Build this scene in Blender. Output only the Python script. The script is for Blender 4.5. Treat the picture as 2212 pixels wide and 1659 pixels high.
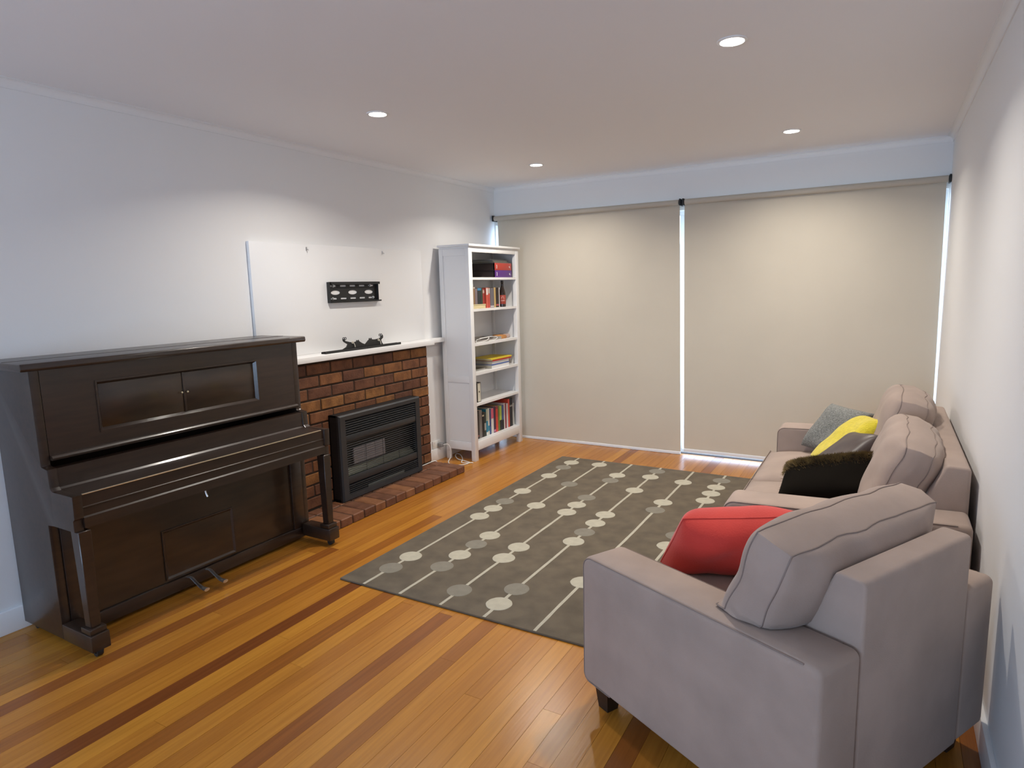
import bpy, bmesh, math, random
from mathutils import Vector, Matrix, noise, Euler

# ------------------------------------------------------------------ clean
for o in list(bpy.data.objects):
    bpy.data.objects.remove(o, do_unlink=True)
scene = bpy.context.scene
C = scene.collection
random.seed(7)
PI = math.pi

# ------------------------------------------------------------------ camera
XL, XR, YB, H = -3.598, 0.364, 5.906, 2.608
YF = -2.6                                   # wall behind the camera
F_PX, YAW, PITCH, ROLL, HC = 1390.3, 0.5273, 0.1488, -0.0259, 1.5905
fwd = Vector((-math.sin(YAW)*math.cos(PITCH), math.cos(YAW)*math.cos(PITCH), -math.sin(PITCH)))
rgt = Vector((math.cos(YAW), math.sin(YAW), 0)); upv = rgt.cross(fwd)
r2 = rgt*math.cos(ROLL)+upv*math.sin(ROLL); u2 = -rgt*math.sin(ROLL)+upv*math.cos(ROLL)
cd = bpy.data.cameras.new('camera'); cam = bpy.data.objects.new('camera', cd); C.objects.link(cam)
M = Matrix((r2, u2, -fwd)).transposed().to_4x4(); M.translation = Vector((0, 0, HC))
cam.matrix_world = M
cd.sensor_fit = 'HORIZONTAL'; cd.sensor_width = 36.0; cd.lens = F_PX/2212*36.0
cd.clip_start = 0.02; cd.clip_end = 200
scene.camera = cam

# ------------------------------------------------------------------ world / colour management
LAMP_W = 19.0
SKY = 10.0
w = bpy.data.worlds.new('world'); scene.world = w; w.use_nodes = True
nt = w.node_tree; nt.nodes.clear()
bg = nt.nodes.new('ShaderNodeBackground'); wo = nt.nodes.new('ShaderNodeOutputWorld')
bg.inputs[0].default_value = (0.56, 0.72, 1.0, 1); bg.inputs[1].default_value = SKY
nt.links.new(bg.outputs[0], wo.inputs[0])
vs = scene.view_settings
vs.view_transform = 'Standard'; vs.look = 'None'; vs.gamma = 1.0; vs.use_curve_mapping = False
vs.exposure = -0.13

def portal(name, loc, rot, sx, sy):
    l = bpy.data.lights.new(name, 'AREA'); l.shape = 'RECTANGLE'; l.size = sx; l.size_y = sy
    l.cycles.is_portal = True
    o = bpy.data.objects.new(name, l); C.objects.link(o); o.location = loc; o.rotation_euler = rot
portal('daylight_portal', (-1.6, 6.12, 1.12), (-PI/2, 0, 0), 3.9, 2.3)
portal('daylight_portal', (-2.0, YF-0.15, 1.30), (PI/2, 0, 0), 2.8, 1.8)

# ------------------------------------------------------------------ materials
MATS = {}
def mat(name, col, rough=0.5, metal=0.0, var=0.0, scale=8.0, bump=0.0, bscale=60.0, coat=0.0, sheen=0.0,
        emit=None, estr=0.0, stretch=None, spec=0.5, col2=None, objrand=None, detail=4.0, tone=False):
    if name in MATS: return MATS[name]
    m = bpy.data.materials.new(name); m.use_nodes = True
    n = m.node_tree.nodes; l = m.node_tree.links; b = n['Principled BSDF']
    b.inputs['Base Color'].default_value = (*col, 1); b.inputs['Roughness'].default_value = rough
    b.inputs['Metallic'].default_value = metal; b.inputs['Specular IOR Level'].default_value = spec
    if coat: b.inputs['Coat Weight'].default_value = coat; b.inputs['Coat Roughness'].default_value = 0.15
    if sheen: b.inputs['Sheen Weight'].default_value = sheen; b.inputs['Sheen Roughness'].default_value = 0.5
    if emit: b.inputs['Emission Color'].default_value = (*emit, 1); b.inputs['Emission Strength'].default_value = estr
    tc = n.new('ShaderNodeTexCoord'); mp = n.new('ShaderNodeMapping'); l.new(tc.outputs['Object'], mp.inputs[0])
    if stretch: mp.inputs['Scale'].default_value = stretch
    oi = None
    if objrand or stretch:
        oi = n.new('ShaderNodeObjectInfo')
        mu = n.new('ShaderNodeMath'); mu.operation = 'MULTIPLY'; mu.inputs[1].default_value = 37.0
        l.new(oi.outputs['Random'], mu.inputs[0])
        cb = n.new('ShaderNodeCombineXYZ'); l.new(mu.outputs[0], cb.inputs[0]); l.new(mu.outputs[0], cb.inputs[1])
        l.new(cb.outputs[0], mp.inputs['Location'])
    src = None
    if objrand:
        cr = n.new('ShaderNodeValToRGB'); cr.color_ramp.interpolation = 'LINEAR'
        e = cr.color_ramp.elements
        while len(e) < len(objrand): e.new(0.5)
        for i, (p, c) in enumerate(objrand): e[i].position = p; e[i].color = (*c, 1)
        l.new(oi.outputs['Color' if tone else 'Random'], cr.inputs[0]); src = cr.outputs[0]
    if var or col2:
        nz = n.new('ShaderNodeTexNoise'); nz.inputs['Scale'].default_value = scale; nz.inputs['Detail'].default_value = detail
        l.new(mp.outputs[0], nz.inputs['Vector'])
        mx = n.new('ShaderNodeMix'); mx.data_type = 'RGBA'
        rp = n.new('ShaderNodeValToRGB'); rp.color_ramp.elements[0].position = 0.35; rp.color_ramp.elements[1].position = 0.68
        l.new(nz.outputs[0], rp.inputs[0]); l.new(rp.outputs[0], mx.inputs[0])
        if src is not None and not col2:
            mx.blend_type = 'MULTIPLY'
            mx.inputs[6].default_value = (1, 1, 1, 1); l.new(src, mx.inputs[6])
            mx.inputs[7].default_value = (1-var, 1-var*1.15, 1-var*1.3, 1)
        else:
            c2 = col2 if col2 else tuple(max(0, c*(1-var)) for c in col)
            mx.inputs[6].default_value = (*col, 1); mx.inputs[7].default_value = (*c2, 1)
        l.new(mx.outputs[2], b.inputs['Base Color'])
    elif src is not None:
        l.new(src, b.inputs['Base Color'])
    if bump:
        nb = n.new('ShaderNodeTexNoise'); nb.inputs['Scale'].default_value = bscale; nb.inputs['Detail'].default_value = 3
        l.new(mp.outputs[0], nb.inputs['Vector'])
        bp = n.new('ShaderNodeBump'); bp.inputs['Strength'].default_value = bump; bp.inputs['Distance'].default_value = 0.01
        l.new(nb.outputs[0], bp.inputs['Height']); l.new(bp.outputs[0], b.inputs['Normal'])
    MATS[name] = m; return m

def glass(name):
    m = bpy.data.materials.new(name); m.use_nodes = True
    n = m.node_tree.nodes; l = m.node_tree.links; n.clear()
    o = n.new('ShaderNodeOutputMaterial'); t = n.new('ShaderNodeBsdfTransparent'); g = n.new('ShaderNodeBsdfGlossy'); mx = n.new('ShaderNodeMixShader')
    t.inputs[0].default_value = (0.95, 0.98, 0.98, 1); g.inputs['Roughness'].default_value = 0.02; mx.inputs[0].default_value = 0.06
    l.new(t.outputs[0], mx.inputs[1]); l.new(g.outputs[0], mx.inputs[2]); l.new(mx.outputs[0], o.inputs[0])
    MATS[name] = m; return m

WALL = mat('wall_paint', (0.80, 0.80, 0.80), 0.6, bump=0.03, bscale=180)
CEIL = mat('ceiling_paint', (0.82, 0.81, 0.82), 0.8, bump=0.03, bscale=140)
TRIM = mat('white_trim', (0.82, 0.82, 0.82), 0.35)
PLANK = mat('timber_plank', (0.5, 0.2, 0.05), 0.27, var=0.20, scale=4, stretch=(16, 0.6, 16), bump=0.05, bscale=9, tone=True,
            objrand=[(0.0, (0.17, 0.050, 0.013)), (0.09, (0.25, 0.080, 0.015)), (0.18, (0.37, 0.138, 0.020)), (0.55, (0.45, 0.180, 0.024)),
                     (0.85, (0.52, 0.225, 0.030)), (1.0, (0.42, 0.160, 0.023))])
SUB = mat('subfloor', (0.05, 0.025, 0.01), 0.8)
GLASS = glass('window_glass')
ALU = mat('white_aluminium', (0.75, 0.77, 0.80), 0.4)
PATIO = mat('patio_concrete', (0.55, 0.55, 0.54), 0.9, var=0.2, scale=3)
PIANO = mat('dark_varnish', (0.028, 0.014, 0.008), 0.38, var=0.45, scale=4, stretch=(12, 1.2, 12), coat=0.45)
PIANO2 = mat('dark_varnish_panel', (0.033, 0.017, 0.008), 0.30, var=0.5, scale=3, stretch=(8, 1.6, 8), coat=0.4)
BRASS = mat('worn_brass', (0.80, 0.74, 0.55), 0.28, metal=1.0)
STEEL = mat('steel', (0.65, 0.66, 0.68), 0.3, metal=1.0)
BLACKIRON = mat('black_iron', (0.012, 0.012, 0.012), 0.5)
BRICK = mat('clay_brick', (0.3, 0.1, 0.03), 0.75, var=0.45, scale=14, stretch=(1, 1, 1), bump=0.35, bscale=70,
            objrand=[(0.0, (0.120, 0.044, 0.021)), (0.3, (0.155, 0.058, 0.023)), (0.6, (0.185, 0.070, 0.025)), (0.85, (0.23, 0.093, 0.026)), (1.0, (0.26, 0.112, 0.028))])
MORTAR = mat('dark_mortar', (0.035, 0.022, 0.014), 0.95, bump=0.3, bscale=120)
HBRICK = mat('hearth_brick', (0.3, 0.1, 0.03), 0.6, var=0.35, scale=14, stretch=(1, 1, 1), bump=0.3, bscale=60,
            objrand=[(0.0, (0.15, 0.060, 0.030)), (0.5, (0.21, 0.085, 0.040)), (1.0, (0.26, 0.11, 0.045))])
HEAT = mat('charcoal_enamel', (0.022, 0.024, 0.027), 0.42, bump=0.05, bscale=300)
HEATD = mat('heater_black', (0.008, 0.008, 0.009), 0.6)
CERAM = mat('grey_ceramic', (0.30, 0.27, 0.28), 0.8, var=0.15, scale=30)
TRAY = mat('heater_tray', (0.30, 0.30, 0.24), 0.3, metal=0.7)
WHITE = mat('white_lacquer', (0.80, 0.80, 0.80), 0.35)
BLIND = mat('blind_fabric', (0.60, 0.545, 0.450), 0.85, bump=0.06, bscale=500, var=0.04, scale=2)
ROLL = mat('blind_roll_fabric', (0.50, 0.46, 0.39), 0.8)
PLASTW = mat('white_plastic', (0.78, 0.78, 0.76), 0.4)
PLASTG = mat('grey_plastic', (0.25, 0.25, 0.26), 0.5)
RUG = mat('rug_taupe_pile', (0.165, 0.128, 0.084), 0.95, var=0.30, scale=9, bump=0.6, bscale=420, sheen=0.04)
RUGL = mat('rug_cream_pile', (0.56, 0.52, 0.41), 0.95, var=0.12, scale=20, bump=0.6, bscale=420)
RUGD = mat('rug_stone_pile', (0.27, 0.245, 0.195), 0.95, var=0.12, scale=20, bump=0.6, bscale=420)
SUEDE = mat('beige_suede', (0.385, 0.292, 0.243), 0.9, var=0.16, scale=5, bump=0.06, bscale=220, sheen=0.10)
PIPE = mat('suede_piping', (0.24, 0.185, 0.16), 0.9)
LEGM = mat('dark_leg', (0.018, 0.010, 0.007), 0.5)
RED = mat('red_velvet', (0.60, 0.036, 0.022), 0.8, var=0.15, scale=6, bump=0.15, bscale=160, sheen=0.2)
GREYW = mat('grey_wool', (0.15, 0.155, 0.145), 0.95, col2=(0.30, 0.30, 0.28), scale=130, bump=0.6, bscale=160)
YELLOW = mat('yellow_plush', (0.74, 0.60, 0.03), 0.9, var=0.16, scale=40, bump=0.6, bscale=120, sheen=0.3)
SATIN = mat('dark_taupe_satin', (0.080, 0.056, 0.050), 0.42, var=0.3, scale=10)
FURB = mat('black_backing', (0.008, 0.006, 0.004), 0.95, spec=0.1)
FURM = mat('brown_fur', (0.24, 0.165, 0.055), 0.8, col2=(0.07, 0.045, 0.018), scale=26)
LENS = mat('lamp_lens', (1, 1, 1), 0.5, emit=(1.0, 0.95, 0.88), estr=45.0)
PAPER = mat('book_pages', (0.62, 0.58, 0.48), 0.9)
def paint(r, g, b, rough=0.45):
    return mat('colour_%02d_%02d_%02d' % (int(r*99), int(g*99), int(b*99)), (r, g, b), rough)

# ------------------------------------------------------------------ mesh helpers
ROOTM = {}
def smooth_angle(bm, ang=40):
    a = math.radians(ang)
    for f in bm.faces: f.smooth = True
    for e in bm.edges:
        e.smooth = (len(e.link_faces) == 2 and e.calc_face_angle(0) < a)

def finish(name, bm, m, parent=None, ang=40, local=False, sm=True):
    bmesh.ops.recalc_face_normals(bm, faces=bm.faces)
    if sm: smooth_angle(bm, ang)
    me = bpy.data.meshes.new(name); bm.to_mesh(me); bm.free()
    return link(name, me, m, parent, local)

def link(name, me, m, parent=None, local=False):
    o = bpy.data.objects.new(name, me); C.objects.link(o)
    if m is not None and len(me.materials) == 0: me.materials.append(m)
    if parent is not None:
        o.parent = parent
        R = ROOTM.get(parent.name)
        ROOTM[o.name] = R
        if R is not None and not local: me.transform(R.inverted())
    return o

def thing(name, label, cat, loc=(0, 0, 0), rotz=0.0, group=None, kind=None):
    o = bpy.data.objects.new(name, None); C.objects.link(o); o.empty_display_size = 0.1
    o.location = loc; o.rotation_euler = (0, 0, rotz)
    ROOTM[o.name] = Matrix.Translation(loc) @ Matrix.Rotation(rotz, 4, 'Z')
    return tag(o, label, cat, group, kind)

def tag(o, label, cat=None, group=None, kind=None):
    if label: o['label'] = label
    if cat: o['category'] = cat
    if group: o['group'] = group
    if kind: o['kind'] = kind
    return o

def box_bm(a, b, bev=0.0, seg=2, bm=None):
    bm2 = bmesh.new()
    bmesh.ops.create_cube(bm2, size=1.0)
    for v in bm2.verts:
        v.co = Vector([(a[i]+b[i])/2+v.co[i]*(b[i]-a[i]) for i in range(3)])
    if bev > 0:
        bmesh.ops.bevel(bm2, geom=bm2.edges[:], offset=bev, segments=seg, profile=0.5, affect='EDGES')
    if bm is None: return bm2
    me = bpy.data.meshes.new('tmp'); bm2.to_mesh(me); bm2.free(); bm.from_mesh(me); bpy.data.meshes.remove(me)
    return bm

def box(name, a, b, m, parent=None, bev=0.0, seg=2, local=False):
    return finish(name, box_bm(a, b, bev, seg), m, parent, local=local)

def boxes(name, lst, m, parent=None, bev=0.0, seg=1, local=False):
    bm = bmesh.new()
    for a, b in lst: box_bm(a, b, bev, seg, bm)
    return finish(name, bm, m, parent, local=local)

def tube_bm(pts, r, seg=8, bm=None, closed=False, rfun=None):
    if bm is None: bm = bmesh.new()
    pts = [Vector(p) for p in pts]; n = len(pts); rings = []
    nrm = None
    for i, p in enumerate(pts):
        a = pts[(i-1) % n] if (closed or i > 0) else p
        c = pts[(i+1) % n] if (closed or i < n-1) else p
        t = (c-a)
        if t.length < 1e-9: t = Vector((0, 0, 1))
        t.normalize()
        if nrm is None:
            nrm = t.orthogonal().normalized()
        nrm = (nrm-t*nrm.dot(t))
        if nrm.length < 1e-6: nrm = t.orthogonal()
        nrm.normalize(); bn = t.cross(nrm)
        rr = rfun(i/(n-1)) if rfun else r
        rings.append([bm.verts.new(p+nrm*math.cos(2*PI*k/seg)*rr+bn*math.sin(2*PI*k/seg)*rr) for k in range(seg)])
    for i in range(n if closed else n-1):
        A = rings[i]; B = rings[(i+1) % n]
        for k in range(seg):
            bm.faces.new((A[k], A[(k+1) % seg], B[(k+1) % seg], B[k]))
    if not closed:
        bm.faces.new(rings[0][::-1]); bm.faces.new(rings[-1])
    return bm
def tube(name, pts, r, m, parent=None, seg=8, closed=False, local=False, rfun=None):
    return finish(name, tube_bm(pts, r, seg, None, closed, rfun), m, parent, 60, local)

def catmull(pts, n=8):
    P = [Vector(p) for p in pts]; P = [P[0]*2-P[1]]+P+[P[-1]*2-P[-2]]; out = []
    for i in range(1, len(P)-2):
        for k in range(n):
            t = k/n
            out.append(0.5*((2*P[i])+(-P[i-1]+P[i+1])*t+(2*P[i-1]-5*P[i]+4*P[i+1]-P[i+2])*t*t+(-P[i-1]+3*P[i]-3*P[i+1]+P[i+2])*t**3))
    out.append(P[-2]); return out

def lathe_bm(prof, seg=20, origin=(0, 0, 0), bm=None):
    """prof: list of (radius, z)."""
    if bm is None: bm = bmesh.new()
    ox, oy, oz = origin; rings = []
    for r, z in prof:
        rings.append([bm.verts.new((ox+r*math.cos(2*PI*k/seg), oy+r*math.sin(2*PI*k/seg), oz+z)) for k in range(seg)])
    for A, B in zip(rings, rings[1:]):
        for k in range(seg): bm.faces.new((A[k], A[(k+1) % seg], B[(k+1) % seg], B[k]))
    bm.faces.new(rings[0][::-1]); bm.faces.new(rings[-1])
    return bm

def rounded(poly, rads, n=5):
    """2-D polygon with rounded corners."""
    out = []; N = len(poly)
    for i in range(N):
        p = Vector(poly[i]); a = Vector(poly[i-1]); b = Vector(poly[(i+1) % N]); r = rads[i] if isinstance(rads, (list, tuple)) else rads
        if r <= 0: out.append(tuple(p)); continue
        da = (a-p).normalized(); db = (b-p).normalized(); ang = da.angle(db)
        d = min(r/math.tan(ang/2), (a-p).length*0.48, (b-p).length*0.48); rr = d*math.tan(ang/2)
        c = p+(da+db).normalized()*(rr/math.sin(ang/2))
        s = p+da*d-c; e = p+db*d-c
        a0 = math.atan2(s.y, s.x); a1 = math.atan2(e.y, e.x); dd = (a1-a0+PI) % (2*PI)-PI
        for k in range(n+1):
            t = a0+dd*k/n; out.append((c.x+rr*math.cos(t), c.y+rr*math.sin(t)))
    return out

def extrude_bm(poly, axis, lo, hi, bev=0.0, seg=3):
    """polygon in the plane normal to axis ('y': (x,z), 'x': (y,z), 'z': (x,y)), between lo and hi."""
    def p3(p, t):
        return {'y': (p[0], t, p[1]), 'x': (t, p[0], p[1]), 'z': (p[0], p[1], t)}[axis]
    bm = bmesh.new()
    A = [bm.verts.new(p3(p, lo)) for p in poly]; B = [bm.verts.new(p3(p, hi)) for p in poly]
    f1 = bm.faces.new(A); f2 = bm.faces.new(B[::-1]); n = len(poly)
    for i in range(n): bm.faces.new((A[i], B[i], B[(i+1) % n], A[(i+1) % n]))
    bmesh.ops.recalc_face_normals(bm, faces=bm.faces)
    if bev > 0:
        bmesh.ops.bevel(bm, geom=list(f1.edges)+list(f2.edges), offset=bev, segments=seg, profile=0.5, affect='EDGES')
    return bm

def plate(name, loops, thick, mtx, m, parent, bev=0.0):
    """flat plate with holes (first loop is the outline) in a local xy plane, placed by a matrix."""
    cu = bpy.data.curves.new(name, 'CURVE'); cu.dimensions = '2D'; cu.fill_mode = 'BOTH'; cu.extrude = thick/2; cu.bevel_depth = bev
    for lp in loops:
        s = cu.splines.new('POLY'); s.points.add(len(lp)-1); s.use_cyclic_u = True
        for i, p in enumerate(lp): s.points[i].co = (p[0], p[1], 0, 1)
    o = bpy.data.objects.new(name, cu); C.objects.link(o)
    dg = bpy.context.evaluated_depsgraph_get(); me = bpy.data.meshes.new_from_object(o.evaluated_get(dg))
    bpy.data.objects.remove(o, do_unlink=True); bpy.data.curves.remove(cu)
    me.materials.clear(); me.name = name; me.transform(mtx)
    return link(name, me, m, parent)

def ell(cx, cy, rx, ry, n=24): return [(cx+rx*math.cos(2*PI*k/n), cy+ry*math.sin(2*PI*k/n)) for k in range(n)]
def rect(x0, y0, x1, y1): return [(x0, y0), (x1, y0), (x1, y1), (x0, y1)]

# ------------------------------------------------------------------ soft shapes
def cushion_bm(wd, ht, tc, te, mtx, n=26, pinch=0.05, power=0.5, wrinkle=0.006, seed=0, rc=2.6, crown=0.0):
    """pillow: width along y, height along z, thickness along x; te = half thickness left at the seam band."""
    bm = bmesh.new(); G = {}
    def outline(u, v):
        k = 1-pinch*(1-v*v)*abs(u); k2 = 1-pinch*(1-u*u)*abs(v)
        y = u*k; z = v*k2
        # round the corners a little
        c = (abs(u)**rc*abs(v)**rc)
        return y*(1-0.05*c)*wd/2, z*(1-0.05*c)*ht/2*(1-crown*u*u)
    for s in (-1, 1):
        for i in range(n+1):
            for j in range(n+1):
                u = math.sin((2*i/n-1)*PI/2*0.98)/math.sin(PI/2*0.98); v = math.sin((2*j/n-1)*PI/2*0.98)/math.sin(PI/2*0.98)
                y, z = outline(u, v)
                t = te+(tc-te)*max(0, (1-u**4)*(1-v**4))**power
                if te == 0 and (i in (0, n) or j in (0, n)):
                    t = 0
                wv = wrinkle*noise.noise(Vector((y*9+seed, z*9, s*3+seed)))*(1 if t > 0 else 0)
                p = Vector((s*t+wv, y, z))
                key = (i, j, 0 if t == 0 else s)
                if key not in G: G[key] = bm.verts.new(mtx @ p)
    def g(i, j, s): return G.get((i, j, s)) or G[(i, j, 0)]
    for s in (-1, 1):
        for i in range(n):
            for j in range(n):
                q = [g(i, j, s), g(i+1, j, s), g(i+1, j+1, s), g(i, j+1, s)]
                bm.faces.new(q if s > 0 else q[::-1])
    seams = []
    ring = [(i, 0) for i in range(n)]+[(n, j) for j in range(n)]+[(n-i, n) for i in range(n)]+[(0, n-j) for j in range(n)]
    if te > 0:
        N = len(ring)
        cen = mtx @ Vector((0, 0, 0))
        mids = []
        for k in range(N):
            a = g(*ring[k], -1).co; b = g(*ring[k], 1).co; c = (a+b)/2
            mids.append(bm.verts.new(c+(c-cen).normalized()*te*0.28))
        for k in range(N):
            k1 = (k+1) % N
            a, b = g(*ring[k], -1), g(*ring[k1], -1); a2, b2 = g(*ring[k], 1), g(*ring[k1], 1)
            bm.faces.new((a, b, mids[k1], mids[k])); bm.faces.new((mids[k], mids[k1], b2, a2))
        for s in (-1, 1): seams.append([g(i, j, s).co.copy() for i, j in ring])
    else:
        seams.append([g(i, j, 0).co.copy() for i, j in ring])
    return bm, seams

def pillow_mtx(BL, TL, TR):
    BL, TL, TR = Vector(BL), Vector(TL), Vector(TR)
    ey = (TR-TL); ez = (TL-BL); c = (BL+TR)/2
    wd, ht = ey.length, ez.length
    ey.normalize(); ez.normalize(); ex = ey.cross(ez).normalized()
    m = Matrix((ex, ey, ez)).transposed().to_4x4(); m.translation = c
    return m, wd, ht

# ==================================================================== SETTING
# floor: subfloor slab with every board as a piece of its own
floor = box('floor', (XL-0.1, YF-0.1, -0.12), (XR+0.1, YB+0.2, -0.016), SUB)
tag(floor, 'polished orange brown timber strip floor', 'floor', kind='structure')
pw = 0.0795
x = XL; row = 0
while x < XR-0.005:
    x1 = min(x+pw, XR)
    y = YF - random.uniform(0, 2.0)
    while y < YB:
        y1 = y+random.uniform(1.6, 4.4)
        if YB-y1 < 0.5: y1 = YB
        a = max(y, YF); b = min(y1, YB)
        if b > a+0.02:
            me = bpy.data.meshes.new('plank')
            hw, hl = (x1-x)/2-0.0005, (b-a)/2-0.0006
            vs_ = [(sx*hw, sy*hl, z) for z in (-0.016, 0) for sx, sy in ((-1, -1), (1, -1), (1, 1), (-1, 1))]
            me.from_pydata(vs_, [], [(0, 3, 2, 1), (4, 5, 6, 7), (0, 1, 5, 4), (1, 2, 6, 5), (2, 3, 7, 6), (3, 0, 4, 7)])
            me.materials.append(PLANK)
            o = bpy.data.objects.new('plank', me); C.objects.link(o); o.parent = floor
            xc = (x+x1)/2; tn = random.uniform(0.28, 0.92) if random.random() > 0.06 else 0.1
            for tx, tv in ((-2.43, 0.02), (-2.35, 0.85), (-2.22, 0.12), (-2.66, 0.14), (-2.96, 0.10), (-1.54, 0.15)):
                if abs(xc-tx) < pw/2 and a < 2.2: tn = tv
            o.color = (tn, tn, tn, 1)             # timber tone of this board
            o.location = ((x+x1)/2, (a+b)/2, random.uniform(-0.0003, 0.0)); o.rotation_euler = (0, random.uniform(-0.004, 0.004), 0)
        y = y1
    x = x1; row += 1

def struct(o, label, cat): return tag(o, label, cat, kind='structure')
struct(box('ceiling', (XL-0.1, YF-0.1, H), (XR+0.1, YB+0.2, H+0.1), CEIL), 'flat white painted ceiling with four downlights', 'ceiling')
struct(box('wall_left', (XL-0.12, YF-0.1, -0.12), (XL, YB+0.2, H), WALL), 'long white wall behind the piano and fireplace', 'wall')
struct(box('wall_right', (XR, YF-0.1, -0.12), (XR+0.12, YB+0.2, H), WALL), 'plain white wall behind the sofa and armchair', 'wall')
HEAD = 2.235
struct(boxes('wall_back', [((XL, YB, HEAD), (XR, YB+0.16, H)), ((XL, YB, 0), (XL+0.012, YB+0.16, HEAD)), ((XR-0.008, YB, 0), (XR, YB+0.16, HEAD))], WALL),
       'white strip of wall above the roller blinds', 'wall')
WX0, WX1, WZ0, WZ1 = -3.4, -0.6, 0.4, 2.2
struct(boxes('wall_front', [((XL, YF-0.12, 0), (WX0, YF, H)), ((WX1, YF-0.12, 0), (XR, YF, H)), ((WX0, YF-0.12, 0), (WX1, YF, WZ0)), ((WX0, YF-0.12, WZ1), (WX1, YF, H))], WALL),
       'white wall with a wide window facing the blinds', 'wall')
# skirting boards
struct(box('baseboard_left', (XL, YF, 0), (XL+0.018, YB, 0.115), TRIM, bev=0.004), 'white skirting board along the piano wall', 'skirting')
struct(box('baseboard_right', (XR-0.018, YF, 0), (XR, YB-0.02, 0.115), TRIM, bev=0.004), 'white skirting board behind the sofa', 'skirting')
# cornices (coved, with a step at both ends)
def cove(c=0.036, n=6):
    pr = [(0, -c*1.15), (0.006, -c*1.15), (0.006, -c)]
    for k in range(n+1):
        t = k/n*PI/2; pr.append((0.006+(c-0.006)*(1-math.cos(t)), -c+(c-0.006)*math.sin(t)))
    pr += [(c, 0-0.003), (c*1.15, -0.003), (c*1.15, 0), (0, 0)]
    return pr
pr = cove()
struct(finish('trim_1', extrude_bm([(XL+a, H+b) for a, b in pr], 'y', YF, YB), WALL), 'white coved cornice above the piano wall', 'cornice')
struct(finish('trim_2', extrude_bm([(XR-a, H+b) for a, b in pr], 'y', YF, YB), WALL), 'white coved cornice above the sofa wall', 'cornice')
struct(finish('trim_3', extrude_bm([(YB-a, H+b) for a, b in pr], 'x', XL, XR), TRIM), 'white coved cornice above the roller blinds', 'cornice')

# sliding glass doors behind the blinds
w1 = thing('window_1', 'glazed sliding doors behind the closed roller blinds', 'window', (-1.6, YB+0.1, 0), kind='structure')
yw0, yw1 = YB+0.06, YB+0.11
bm = bmesh.new()
for a, b in [((XL+0.012, yw0, 0), (XR-0.008, yw1, 0.03)), ((XL+0.012, yw0, HEAD-0.04), (XR-0.008, yw1, HEAD)), ((XL+0.012, yw0, 0.03), (XL+0.03, yw1, HEAD-0.04)), ((XR-0.024, yw0, 0.03), (XR-0.008, yw1, HEAD-0.04))]:
    box_bm(a, b, 0.0, 1, bm)
finish('window_frame', bm, ALU, w1)
edges = [XL+0.03, -2.60, -1.64, -0.62, XR-0.024]
for i in range(4):
    box('window_pane', (edges[i]+0.02, yw0+0.02, 0.035), (edges[i+1]-0.02, yw0+0.026, HEAD-0.045), GLASS, w1)
    if i: box('mullion', (edges[i]-0.022, yw0-0.004, 0.03), (edges[i]+0.022, yw1, HEAD-0.04), ALU, w1, 0.003)
# window behind the camera
w2 = thing('window_2', 'wide daylight window in the wall facing the blinds', 'window', (-2.0, YF, WZ0), kind='structure')
bm = bmesh.new()
for a, b in [((WX0, YF-0.09, WZ0), (WX1, YF-0.04, WZ0+0.04)), ((WX0, YF-0.09, WZ1-0.04), (WX1, YF-0.04, WZ1)), ((WX0, YF-0.09, WZ0), (WX0+0.04, YF-0.04, WZ1)), ((WX1-0.04, YF-0.09, WZ0), (WX1, YF-0.04, WZ1)), ((-2.02, YF-0.09, WZ0), (-1.98, YF-0.04, WZ1))]:
    box_bm(a, b, 0.0, 1, bm)
finish('window_frame', bm, ALU, w2)
for a, b in ((WX0+0.04, -2.02), (-1.98, WX1-0.04)):
    box('window_pane', (a, YF-0.07, WZ0+0.04), (b, YF-0.065, WZ1-0.04), GLASS, w2)
struct(box('patio', (-9, YB+0.22, -0.25), (7, YB+9, -0.14), PATIO), 'pale concrete patio outside the glazed doors', 'patio')

# ==================================================================== ROLLER BLINDS
def blind(label, x0, x1, xt0, xt1, xb0, xb1, zb):
    t = thing('roller_blind', label, 'roller blind', ((x0+x1)/2, 5.84, zb))
    zr, yr, r = 2.297, 5.838, 0.024
    def cyl(r_, a, b): return tube_bm([(a, yr, zr), (b, yr, zr)], r_, 20)
    finish('roller_tube', cyl(r, x0+0.018, x1-0.018), ROLL, t, 50)
    for xx in (x0, x1-0.012):
        box('bracket', (xx, yr-0.027, zr-0.028), (xx+0.012, YB-0.001, zr+0.03), BLACKIRON, t, 0.003)
    # fabric hanging from the back of the roll, a little wavy
    bm = bmesh.new(); NX, NZ = 26, 10; V = []
    yf = yr+r
    for k in range(2):
        for j in range(NZ+1):
            for i in range(NX+1):
                f = j/NZ; z = zr+(zb+0.02-zr)*f
                a = xt0+(xb0-xt0)*f; b = xt1+(xb1-xt1)*f; xx = a+(b-a)*i/NX
                V.append(bm.verts.new((xx, yf-k*0.0012+0.0025*f*math.sin(xx*5+f*2)+(-r*0.0), z)))
    def id(k, j, i): return V[(k*(NZ+1)+j)*(NX+1)+i]
    for j in range(NZ):
        for i in range(NX):
            bm.faces.new((id(0, j, i), id(0, j, i+1), id(0, j+1, i+1), id(0, j+1, i)))
            bm.faces.new((id(1, j, i), id(1, j+1, i), id(1, j+1, i+1), id(1, j, i+1)))
    for j in range(NZ):
        for i in (0, NX): bm.faces.new((id(0, j, i), id(1, j, i), id(1, j+1, i), id(0, j+1, i)))
    finish('fabric', bm, BLIND, t)
    finish('bottom_rail', extrude_bm(rounded([(yf-0.008, zb), (yf+0.008, zb), (yf+0.006, zb+0.026), (yf-0.006, zb+0.026)], 0.003), 'x', xb0, xb1, 0.002, 1), ALU, t)
    return t
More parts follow.
